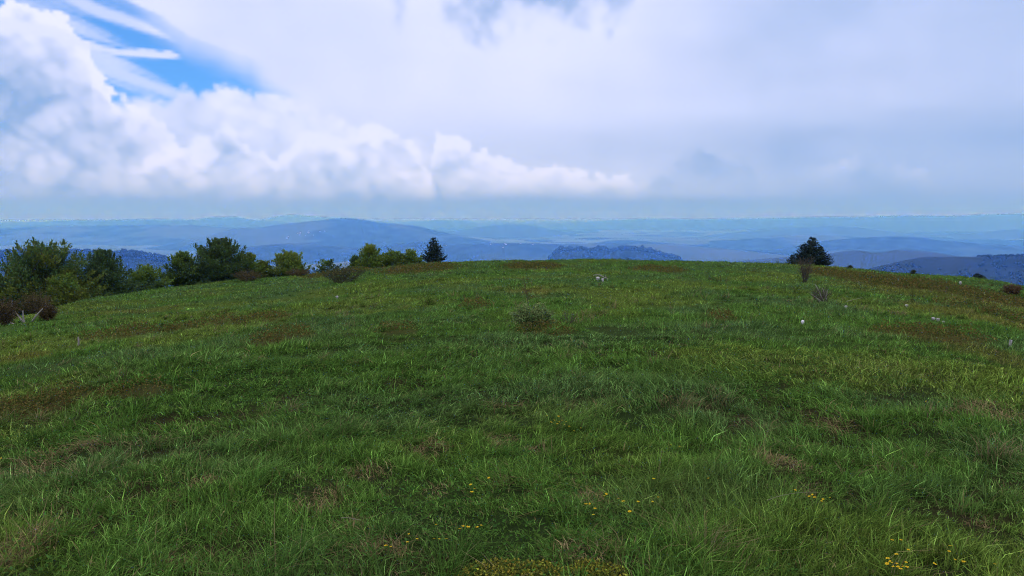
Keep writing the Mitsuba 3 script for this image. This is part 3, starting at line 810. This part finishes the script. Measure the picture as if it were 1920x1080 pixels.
# pale stakes of dead wood on the left
for (x0, y0, x1, y1, x2, y2, lab) in ((46, 604, 42, 592, 43, 582, 'short upright pale dead stake at the left junipers'), (45, 604, 36, 594, 28, 584, 'pale dead stake leaning left by the left junipers'),
                                      (58, 602, 69, 590, 80, 579, 'long pale dead stake leaning right onto the small juniper heap'), (28, 607, 18, 602, 10, 604, 'bleached dead branch lying low at the left edge'), (24, 590, 21, 573, 22, 563, 'grey standing dead stake at the left edge')):
    g = on_land(x0, y0)
    dep = g[1]
    pts = [EYE + ray(px, py) * (dep - 0.03 * i) for i, (px, py) in enumerate(((x0, y0 + 3), (x1, y1), (x2, y2)))]
    m = Mesh()
    tube(m, bez(pts[0], pts[1], pts[2], 6), np.linspace(0.030, 0.016, 6), 6)
    m2 = Mesh()
    k = thing('dead_stake', lab, 'branch', None)
    scene[k] = m.ply('deadwood_matter', smooth=True, color=False)

# the leafy shrub in the middle and its neighbours
b = on_land(1000, 615)
k = thing('leafy_shrub', 'low rounded shrub with grey stems and small pale leaves in the meadow centre', 'shrub')
shrub(k, b, height_to(1000, 573, b) * 1.10, 86 * b[1] / FOC, 701, n_stem=46, tone=(0.185, 0.262, 0.085), leaf=0.040, per=18, rad=0.006, erect=0.45, twigs=7, leaf_from=0.62, thin=0.30)
b = on_land(1066, 610)
k = thing('bare_shrub', 'small bare twiggy shrub right beside the leafy shrub', 'shrub')
shrub(k, b, height_to(1066, 578, b), 42 * b[1] / FOC, 702, n_stem=9, tone=(0.12, 0.085, 0.05), leaf=0.014, per=2, erect=0.7, twigs=8, rad=0.005)
b = on_land(994, 606)
k = thing('sapling', 'thin wispy sapling with sparse yellowish leaves rising above the leafy shrub', 'sapling')
h = height_to(982, 524, b)
m, fm = Mesh(), Mesh()
sc_ = b[1] / FOC
line = bez([0, 0, 0], [-2 * sc_, 0.02, h * 0.45], [-12 * sc_, 0.05, h], 9)
tube(m, line, np.linspace(0.007, 0.002, 9), 5)
rng = np.random.default_rng(77)
P, A = [], []
for i in range(22):
    s = rng.uniform(0.55, 1.0)
    q0 = np.array([np.interp(s * 8, range(9), line[:, q]) for q in range(3)])
    d2 = np.array([rng.normal(0, 0.8), rng.normal(0, 0.5), rng.uniform(0.0, 0.7)])
    q1 = q0 + d2 / np.linalg.norm(d2) * rng.uniform(0.06, 0.22)
    tube(m, [q0, q1], [0.0025, 0.0012], 3)
    u = rng.random(7)
    P.append(q0 + (q1 - q0) * u[:, None] + rng.normal(0, 0.012, (7, 3)))
    A.append(rng.normal(0, 1, (7, 3)) + d2)
P, A = np.vstack(P), np.vstack(A)
leaves(fm, P, A, 0.026, 0.008, tones((0.14, 0.115, 0.030), len(P), rng, 0.25, 0.1), rng, 0.4)
part(k, 'trunk', m.ply('twig_matter', smooth=True, color=False, to_world=Tr().translate([float(q) for q in b])))
part(k, 'crown', fm.ply('leaf_matter', to_world=Tr().translate([float(q) for q in b])))

# bare upright shrub and the grey brush heap on the right
b = on_land(1509, 529)
k = thing('bare_shrub', 'upright bare brown shrub in front of the broad spruce on the right', 'shrub')
shrub(k, b, height_to(1509, 480, b), 36 * b[1] / FOC, 703, n_stem=22, tone=(0.085, 0.065, 0.048), leaf=0.03, per=4, erect=0.85, twigs=10, rad=0.012, thin=0.14, name='foliage')
b = on_land(1538, 567)
k = thing('brush_heap', 'grey heap of dead branches leaning left in the grass below the bare shrub', 'branches')
shrub(k, b, height_to(1538, 536, b), 44 * b[1] / FOC, 704, n_stem=24, tone=(0.085, 0.09, 0.07), leaf=0.022, per=4, erect=0.7, twigs=8, rad=0.009, thin=0.14, wood_key='twig_matter', name='foliage')
m = Mesh()
dep = b[1] - 0.05
for (x0, y0, x1, y1) in ((1545, 566, 1528, 533), (1550, 566, 1542, 540), (1542, 566, 1525, 556), (1538, 565, 1520, 551), (1548, 565, 1551, 544)):
    tube(m, bez(EYE + ray(x0, y0 + 2) * dep, EYE + ray((x0 + x1) / 2 + 1, (y0 + y1) / 2 - 2) * (dep - 0.05), EYE + ray(x1, y1) * dep, 5), np.linspace(0.014, 0.007, 5), 5)
part(k, 'branch', m.ply('deadwood_matter', smooth=True, color=False), 'pale bleached branches on top of the heap')


# ------------------------------------------------------------------ stones and small pale things in the grass
def stone(seed, sx, sy, sz, rough=0.22):
    s = trimesh.creation.icosphere(subdivisions=2)
    v = s.vertices * (1 + rough * 2 * (nfbm(s.vertices * 1.3 + seed * 7.1, 3, seed)[:, None] - 0.5))
    return (v * [sx, sy, sz], s.faces)


STONES = [
    (1505, 603, 9, 9, 0.15, 'round white stone alone in the grass right of centre, below the brush heap', 'stone', None),
    (1121, 521, 11, 6, 0.4, 'larger pale rock of the small outcrop on the central crest', 'stone', None),
    (1130, 523, 7, 5, 0.4, 'smaller pale rock right of the larger outcrop rock on the central crest', 'stone', None),
    (1700, 572, 9, 4, 0.2, 'small flat white stone in the right meadow', 'stone', None),
    (632, 556, 8, 4, 0.3, 'small white stone below the dark brown juniper', 'stone', None),
    (1801, 529, 6, 5, 0.2, 'tiny white stone just under the far right crest', 'stone', None),
    (1750, 596, 9, 4, 0.3, 'left pale stone of the short row in the right meadow', 'stone', None),
    (1759, 598, 9, 4, 0.3, 'middle pale stone of the short row in the right meadow', 'stone', None),
    (1769, 603, 8, 4, 0.3, 'right pale stone of the short row in the right meadow', 'stone', None),
    (1375, 712, 5, 5, 0.2, 'tiny white pebble in the right foreground meadow', 'stone', None),
    (1586, 574, 8, 3, 0.3, 'small pale stone at the end of a dry stalk, right of the brush heap', 'stone', None),
]
for i, (px, py, w, hh, rg, lab, cat, grp) in enumerate(STONES):
    g = on_land(px, py + hh / 2 + 4)
    s = g[1] / FOC
    k = thing('white_stone' if 'white' in lab else 'pale_stone', lab, cat, grp)
    c = EYE + ray(px, py) * g[1]
    v, f = stone(800 + i, w * s * 0.34, w * s * 0.32, hh * s * 0.36, rg)
    low = min(float(c[2]) - float(land_z(c[0], c[1])) + 0.01, 0.16)
    v[:, 2] = np.where(v[:, 2] < 0, v[:, 2] * max(1.0, low / (hh * s * 0.5)), v[:, 2])     # the foot reaches the soil under the grass
    scene[k] = mikit.ply((v, f), 'white_matter' if lab.startswith('round white') else 'pale_matter', smooth=True, to_world=Tr().translate([float(q) for q in c]))
# bleached forked branch on the outcrop
g = on_land(1136, 524)
m = Mesh()
d = g[1] - 0.1
tube(m, bez(EYE + ray(1112, 517) * d, EYE + ray(1122, 512) * d, EYE + ray(1134, 521) * d, 6), np.linspace(0.012, 0.02, 6), 5)
tube(m, bez(EYE + ray(1134, 521) * d, EYE + ray(1139, 522) * d, EYE + ray(1142, 527) * d, 5), np.linspace(0.03, 0.02, 5), 5)
tube(m, [EYE + ray(1136, 521) * d, EYE + ray(1136, 515) * d], [0.014, 0.008], 5)
k = thing('dead_branch', 'bleached forked dead branch lying on the rocks at the central crest', 'branch')
scene[k] = m.ply('deadwood_matter', smooth=True, color=False)
# small white marker stub at the right edge
g = on_land(1894, 650)
s = g[1] / FOC
m = trimesh.creation.box([5 * s, 0.02, 0.11])
m.apply_transform(trimesh.transformations.rotation_matrix(0.25, [0.3, 0.2, 1]))
k = thing('marker_stub', 'small white marker stub standing in the grass at the right edge', 'marker')
scene[k] = mikit.ply(m, 'pale_matter', to_world=Tr().translate([float(g[0]), float(g[1]), float(g[2]) + 0.05]))
g = on_land(147, 648)
m = Mesh()
tube(m, [[0, 0, -0.03], [0.01, 0, 0.08], [0.005, 0, 0.17]], [0.018, 0.016, 0.012], 6)
k = thing('dead_stake', 'lone short pale stake at the left end of the brown strip', 'branch')
scene[k] = m.ply('deadwood_matter', smooth=True, color=False, to_world=Tr().translate([float(q) for q in g]))


def stalk(pts, r, lab):
    """a dry bent stalk lying over the grass, from pixels"""
    P = []
    for i, (px, py) in enumerate(pts):
        g = on_land(px, py)
        P.append([g[0], g[1], g[2] + 0.11])
    m = Mesh()
    tube(m, bez(P[0], P[1], P[2], 10), np.linspace(r, r * 0.5, 10), 5)
    k = thing('dry_stalk', lab, 'stalk')
    m.c = [np.broadcast_to((0.20, 0.20, 0.12), c_.shape) for c_ in m.c]
    scene[k] = m.ply('dull_matter', smooth=True)


stalk([(1437, 974), (1475, 957), (1530, 957)], 0.0019, 'bent pale dry stalk lying below the row of yellow flowers')
stalk([(1586, 574), (1600, 570), (1618, 566)], 0.008, 'thin pale dry stalk lying in the grass right of the brush heap')
stalk([(640, 1010), (655, 1008), (676, 1015)], 0.0026, 'arched pale grass stalk beside the dead tussock in the left foreground')

# ------------------------------------------------------------------ far country
def plain_col(p, n, uv):
    x, y = p.x * 0.001, p.y * 0.001
    d1, d2, r = voronoi(x * 1.5 + 1.5 * fbm(x * 0.7, y * 0.7), y * 1.1)
    wood = smoothstep(0.50, 0.60, fbm(x * 0.45 + 4, y * 0.30 + 2, 0, 4))
    c = mix((0.070, 0.115, 0.045), (0.130, 0.155, 0.070), r)
    c = mix(c, (0.014, 0.026, 0.013), smoothstep(0.82, 0.86, r))
    c = mix(c, (0.014, 0.026, 0.013), smoothstep(0.05, 0.02, d2 - d1) * smoothstep(0.35, 0.6, noise(x * 1.3, y * 1.3)))
    return mix(c, (0.012, 0.024, 0.012), wood)


scene['plain_matter'] = {'type': 'diffuse', 'reflectance': mikit.proc(plain_col, 5.0)}
scene['soil_matter'] = {'type': 'diffuse', 'reflectance': VCOL}


def hill_col(f0, f1, scale, dim=1.0):
    def fn(p, n, uv):
        x, y, z = p.x / scale, p.y / scale, p.z / scale
        g = fbm(x + 3, y * 0.8 + 1, z * 2, 4)
        m = smoothstep(f0, f1, g)
        tex = noise(p.x / scale * 9, p.y / scale * 9, p.z / scale * 9)
        open_ = mix((0.032, 0.054, 0.022), (0.066, 0.080, 0.038), fbm(x * 2.7, y * 2.7, z * 2.7, 3))
        dark = mix((0.010, 0.020, 0.009), (0.026, 0.043, 0.018), tex)
        return mix(dark, open_, m) * dim
    return fn


for key, args in (('slope_matter', (0.40, 0.62, 260.0, 0.62)), ('wooded_matter', (0.66, 0.80, 900.0)), ('mixed_matter', (0.47, 0.60, 1300.0, 1.45)), ('open_matter', (0.36, 0.44, 700.0))):
    scene[key] = {'type': 'diffuse', 'reflectance': mikit.proc(hill_col(*args), 5.0)}

scene['far_matter'] = {'type': 'diffuse', 'reflectance': mikit.proc(lambda p, n, uv: mix((0.020, 0.034, 0.016), (0.040, 0.055, 0.026), noise(p.x / 9000, p.y / 9000)), 50.0)}
# the plain: one sheet from behind the crest to the horizon
A, R = np.meshgrid(np.radians(np.unique(np.concatenate([np.linspace(-180, -44, 24), np.linspace(-44, 44, 260), np.linspace(44, 180, 24)]))), np.concatenate([np.geomspace(118, 30000, 170), np.geomspace(31500, 92000, 24)]))
x, y = R * np.sin(A), R * np.cos(A)
z = land_z(x, y)
roll = nfbm(np.stack([x / 2600, y / 2600, x * 0], -1), 4, 131) - 0.5
z = z + roll * 150 * sst(1500, 9000, R) * sst(46000, 26000, R) - 1.2
idx = np.arange(A.size).reshape(A.shape)
q = np.stack([idx[:-1, :-1], idx[:-1, 1:], idx[1:, 1:], idx[1:, :-1]], -1).reshape(-1, 4)
V = np.stack([x, y, z], -1).reshape(-1, 3)
cut = 169 * A.shape[1]
structure('plain', mikit.ply((V, q[:169 * (A.shape[1] - 1)]), 'plain_matter', smooth=True), 'wide farmed plain far below, with fields and woods fading into haze')
structure('plain', mikit.ply((V, q[169 * (A.shape[1] - 1):]), 'far_matter', smooth=True), 'farthest part of the plain, fading into the horizon haze')


RIDGES = {}


def ridge(key, name, label, depth, pts, matter, width=0.14, gully=None, bump=0.0, rows=30, step=0.075, seed=1, bend=0.06):
    """a real ridge of hills: its crest line stands at the given distance, its flanks fall to the plain"""
    gully = gully if gully is not None else (0.03 if depth > 30 else 0.10)
    xs, ys = np.array([p[0] for p in pts], float), np.array([p[1] for p in pts], float)
    azs = np.degrees(np.arctan((xs - 960) / FOC))
    cy = PchipInterpolator(azs, ys)
    az0, az1 = azs[0], azs[-1]

    def surface(az, q):
        ar = np.radians(az)
        rc = depth * 1000 * (1 + bend * 2 * (nnoise(np.stack([az * 0.12, az * 0, az * 0], -1), seed) - 0.5))
        px = 960 + FOC * np.tan(ar)
        d = ray(px, cy(az))
        zc = EYE[2] + d[..., 2] * rc * np.cos(ar)
        W = width * depth * 1000
        r = rc + q * W
        p = np.exp(-np.abs(q) ** 1.6 * 1.25)
        x, y = r * np.sin(ar), r * np.cos(ar)
        base = FLOOR - 110
        P = np.stack([x, y, x * 0], -1) / (W * 0.55)
        g = nfbm(P + seed * 3, 5, seed) - 0.5
        z = base + (zc - base) * p + g * gully * (zc - base) * sst(0.03, 0.6, np.abs(q)) * 2
        if bump:
            z = z + bump * (nfbm(np.stack([az / 0.16, r / 60.0, az * 0], -1), 2, seed + 50) - 0.45)
        return np.stack([x, y, z], -1)

    az = np.arange(az0, az1 + step, step)
    q = np.unique(np.concatenate([np.linspace(-2.3, -0.25, rows // 2), np.linspace(-0.25, 0.1, rows // 3), np.linspace(0.1, 1.9, rows // 4)]))
    A, Q = np.meshgrid(np.clip(az, az0, az1), q)
    v = surface(A, Q).reshape(-1, 3)
    idx = np.arange(A.size).reshape(A.shape)
    f = np.stack([idx[:-1, :-1], idx[:-1, 1:], idx[1:, 1:], idx[1:, :-1]], -1).reshape(-1, 4)
    RIDGES[key] = surface
    structure(name, mikit.ply((v, f), matter, smooth=True), label)


ridge('R11', 'distant_hill', 'faintest far ridge above the long wooded hill left of centre', 46, [(380, 422), (440, 417), (500, 410), (545, 403), (580, 405), (640, 409), (720, 415), (800, 420)], 'far_matter', seed=11)
ridge('R8', 'distant_hill', 'long faint level ridge closing the plain on the right', 36, [(930, 424), (1000, 420), (1100, 416), (1160, 412), (1220, 410), (1290, 411), (1380, 410), (1450, 409), (1540, 407), (1600, 407), (1700, 404), (1760, 405), (1850, 402), (1920, 400), (2050, 399), (2200, 404)], 'far_matter', seed=12)
ridge('R10', 'distant_hill', 'faint blue far ridge on the left under the clouds', 33, [(-300, 424), (-100, 420), (0, 418), (80, 416), (150, 413), (200, 413), (250, 411), (300, 411), (360, 412), (410, 407), (440, 407), (480, 413), (540, 417), (620, 424)], 'far_matter', seed=13)
ridge('R12', 'distant_hill', 'small faint hills on the horizon in the centre', 34, [(700, 424), (780, 416), (820, 413), (860, 413), (900, 418), (930, 417), (980, 418), (1060, 419), (1110, 422)], 'far_matter', seed=14)
ridge('R12b', 'distant_hill', 'low isolated wooded hill on the plain right of the long hill', 23, [(820, 440), (860, 433), (920, 423), (955, 420), (1000, 424), (1040, 431), (1080, 438)], 'far_matter', seed=15)
ridge('R9', 'distant_hill', 'long blue ridge with pale cliffs on the left', 19, [(-300, 432), (-100, 428), (0, 428), (80, 425), (150, 423), (185, 424), (230, 422), (310, 420), (350, 421), (400, 425), (450, 428), (520, 434), (600, 446)], 'mixed_matter', seed=16)
ridge('R7b', 'distant_hill', 'broad pale blue hill behind the broad spruce', 24, [(1300, 442), (1400, 434), (1490, 427), (1560, 424), (1620, 428), (1690, 437), (1780, 440), (1900, 430), (2000, 426), (2150, 430)], 'far_matter', seed=17)
ridge('R2', 'distant_hill', 'long wooded hill rising left of centre with a village track on its flank', 14, [(180, 478), (240, 471), (317, 458), (380, 445), (417, 435), (447, 428), (493, 426), (520, 421), (560, 417), (600, 413), (647, 409), (677, 411), (710, 417), (760, 421), (793, 426), (820, 433), (860, 441), (920, 452)], 'mixed_matter', seed=18)
ridge('R7', 'distant_hill', 'low pale hill with fields seen right of the broad spruce', 16, [(1330, 452), (1440, 445), (1490, 441), (1540, 440), (1580, 442), (1640, 446), (1715, 452)], 'mixed_matter', seed=19)
ridge('R6', 'distant_hill', 'gently rounded open hill in the right distance', 12, [(1440, 470), (1500, 460), (1549, 451), (1600, 447), (1680, 443), (1715, 444), (1760, 450), (1830, 456), (1920, 462), (2080, 472)], 'mixed_matter', seed=20)
ridge('R2b', 'distant_hill', 'dark wooded plateau edge below the plain in the centre', 10, [(300, 500), (380, 482), (440, 468), (500, 459), (560, 456), (620, 461), (680, 466), (753, 457), (790, 454), (830, 459), (873, 458), (927, 456), (993, 456), (1060, 458), (1150, 456), (1250, 458), (1350, 466), (1450, 476), (1560, 490)], 'mixed_matter', seed=21, width=0.11, gully=0.16)
ridge('R5', 'hill', 'rounded green hill with dark hedges in the right middle distance', 5.5, [(1330, 500), (1400, 488), (1480, 482), (1540, 478), (1595, 470), (1615, 470), (1640, 474), (1660, 472), (1685, 468), (1720, 470), (1750, 473), (1780, 478), (1830, 486), (1900, 498)], 'open_matter', seed=22, gully=0.12)
ridge('R3', 'hill', 'dark wooded knoll just above the central crest', 6, [(980, 505), (1025, 487), (1045, 471), (1060, 468), (1095, 467), (1108, 470), (1130, 466), (1145, 470), (1165, 466), (1195, 467), (1215, 470), (1240, 476), (1265, 483), (1300, 492), (1350, 503)], 'wooded_matter', seed=23, step=0.05, bump=6)
ridge('R1', 'hill', 'dark blue wooded ridge behind the left trees', 4.2, [(-300, 470), (-100, 471), (0, 475), (55, 472), (110, 478), (147, 475), (170, 475), (200, 479), (232, 475), (250, 475), (275, 479), (300, 484), (316, 488), (345, 500), (390, 520), (450, 548)], 'wooded_matter', seed=24, step=0.05, bump=5)
ridge('R4', 'hill', 'near blue green slope with scattered bushes on the right', 3.0, [(1480, 530), (1560, 516), (1620, 505), (1665, 495), (1700, 487), (1740, 481), (1800, 481), (1850, 480), (1920, 478), (2050, 474), (2200, 480)], 'slope_matter', seed=25, step=0.05, width=0.17)


# woods on the nearer ridges: one mass of crowns each
def crown_blob(seed):
    s = trimesh.creation.icosphere(subdivisions=1)
    v = s.vertices * (1 + 1.1 * (nfbm(s.vertices * 1.9 + seed * 5.3, 2, seed)[:, None] - 0.5))
    return v * [1, 1, 0.95], s.faces


scene['wood_matter'] = {'type': 'diffuse', 'reflectance': mikit.proc(lambda p, n, uv: mix((0.015, 0.029, 0.013), (0.026, 0.044, 0.019), noise(p.x / 90, p.y / 90, p.z / 90)))}


def woods(name, label, surface, az0, az1, q0, q1, n, size, seed, keep=None):
    rng = np.random.default_rng(seed)
    k = stuff(name, None, label, 'wood')
    shapes = [f'{name}_kind_{i}' for i in range(2)]
    for i, s in enumerate(shapes):
        key = f'{k}_{"ab"[i]}_kind'
        scene[key] = {'type': 'shapegroup', 'crowns': mikit.ply(crown_blob(seed + i), 'wood_matter', smooth=True)}
        shapes[i] = key
    az, q = rng.uniform(az0, az1, n), q0 + (q1 - q0) * rng.random(n) ** 0.8
    p = surface(az, q)
    if keep is not None:
        ok = keep(p, az, q, rng)
        p = p[ok]
    s = size * np.exp(rng.normal(0, 0.25, len(p)))
    for i in range(len(p)):
        scene[f'{k}__{i + 1:03d}'] = {'type': 'instance', 'shape': {'type': 'ref', 'id': shapes[i % 2]},
                                      'to_world': Tr().translate([float(p[i, 0]), float(p[i, 1]), float(p[i, 2] + 0.25 * s[i])]).rotate([0, 0, 1], float(rng.uniform(0, 360))).scale([float(s[i]), float(s[i]), float(s[i] * rng.uniform(0.8, 1.3))])}


woods('woodland', 'dense dark wood covering the ridge behind the left trees', RIDGES['R1'], px_az(-60), px_az(400), -0.10, 0.05, 1700, 9.0, 900)
woods('woodland', 'dense wood on the dark knoll above the central crest', RIDGES['R3'], px_az(1030), px_az(1275), -0.09, 0.05, 800, 10.0, 910)
woods('scrub', 'scattered dark bushes over the near slope on the right', RIDGES['R4'], px_az(1600), px_az(1990), -1.1, 0.12, 2600, 3.8, 920, lambda p, az, q, rng: nfbm(p * [1 / 160, 1 / 160, 0] + 2, 3, 5) + 0.25 * np.clip(-q, 0, 1) > 0.46 + 0.26 * rng.random(len(p)))

# the pale track across the right slope
az = np.linspace(px_az(1665), px_az(2050), 60)
qq = np.interp(np.linspace(0, 1, 60), [0, 0.35, 0.6, 1.0], [-0.30, -0.27, -0.30, -0.36]) + 0.01 * np.sin(np.linspace(0, 14, 60))
lo, hi = RIDGES['R4'](az, qq - 0.016), RIDGES['R4'](az, qq + 0.016)
lo[:, 2] += 0.8
hi[:, 2] += 0.8
i = np.arange(59)
scene['track_matter'] = {'type': 'twosided', 'bsdf': {'type': 'diffuse', 'reflectance': mikit.proc(lambda p, n, uv: mix((0.28, 0.26, 0.22), (0.42, 0.40, 0.36), noise(p.x / 40, p.y / 40)))}}
structure('track', mikit.ply((np.vstack([lo, hi]), np.stack([i, i + 1, i + 61, i + 60], 1)), 'track_matter'), 'pale dirt track crossing the near slope on the right')

# white farmhouses far below, too small to show more than wall and roof
def house_mesh():
    m = Mesh()
    w, l, h = 7.0, 12.0, 6.0
    v = np.array([[-w, -l, -4], [w, -l, -4], [w, l, -4], [-w, l, -4], [-w, -l, h], [w, -l, h], [w, l, h], [-w, l, h], [0, -l, h + 5], [0, l, h + 5]], float)
    m.add(v, [[0, 1, 5], [0, 5, 4], [1, 2, 6], [1, 6, 5], [2, 3, 7], [2, 7, 6], [3, 0, 4], [3, 4, 7], [4, 5, 8], [6, 7, 9]], (0.55, 0.53, 0.50))
    r = v[[4, 5, 6, 7, 8, 9]] + [0, 0, 0.15]
    m.add(r, [[1, 2, 5], [1, 5, 4], [3, 0, 4], [3, 4, 5]], (0.30, 0.17, 0.12))
    return m.ply('dull_matter')


HOUSE = house_mesh()
rng = np.random.default_rng(55)
for key, lab, grp, x0, x1, q0, q1, n in (('R2', 'tiny white farmhouse in the hamlet on the flank of the long wooded hill', 'houses on the long wooded hill', 535, 625, -0.75, -0.45, 12),
                                         ('R2b', 'tiny white farmhouse on the dark plateau edge in the centre', 'houses on the plateau edge', 800, 1000, -0.25, 0.0, 9)):
    for i in range(n):
        p = RIDGES[key](np.array([px_az(rng.uniform(x0, x1))]), np.array([rng.uniform(q0, q1)]))[0]
        k = thing('farmhouse', lab, 'house', grp)
        scene[k] = {**HOUSE, 'to_world': Tr().translate([float(q) for q in p]).rotate([0, 0, 1], float(rng.uniform(0, 180))).scale(float(rng.uniform(0.7, 1.1)))}

# ------------------------------------------------------------------ the air
scene['haze_air'] = {'type': 'homogeneous', 'albedo': {'type': 'rgb', 'value': [0.84, 0.915, 0.995]}, 'sigma_t': {'type': 'rgb', 'value': [1.7e-5, 5.2e-5, 1.65e-4]}}
scene['haze'] = {'type': 'cube', 'bsdf': {'type': 'null'}, 'interior': {'type': 'ref', 'id': 'haze_air'}, 'to_world': Tr().translate([0, 0, -300.0]).scale([95000, 95000, 440])}
labels['haze'] = {'label': 'blue haze filling the air over the plain and hills', 'category': 'haze', 'kind': 'stuff'}
print('triangles:', 'grass', sum(len(f) for f in gm.f), 'all', sum(len(meshkit.WRITTEN[d['filename']][1]) for d in scene.values() if d.get('type') == 'ply'))
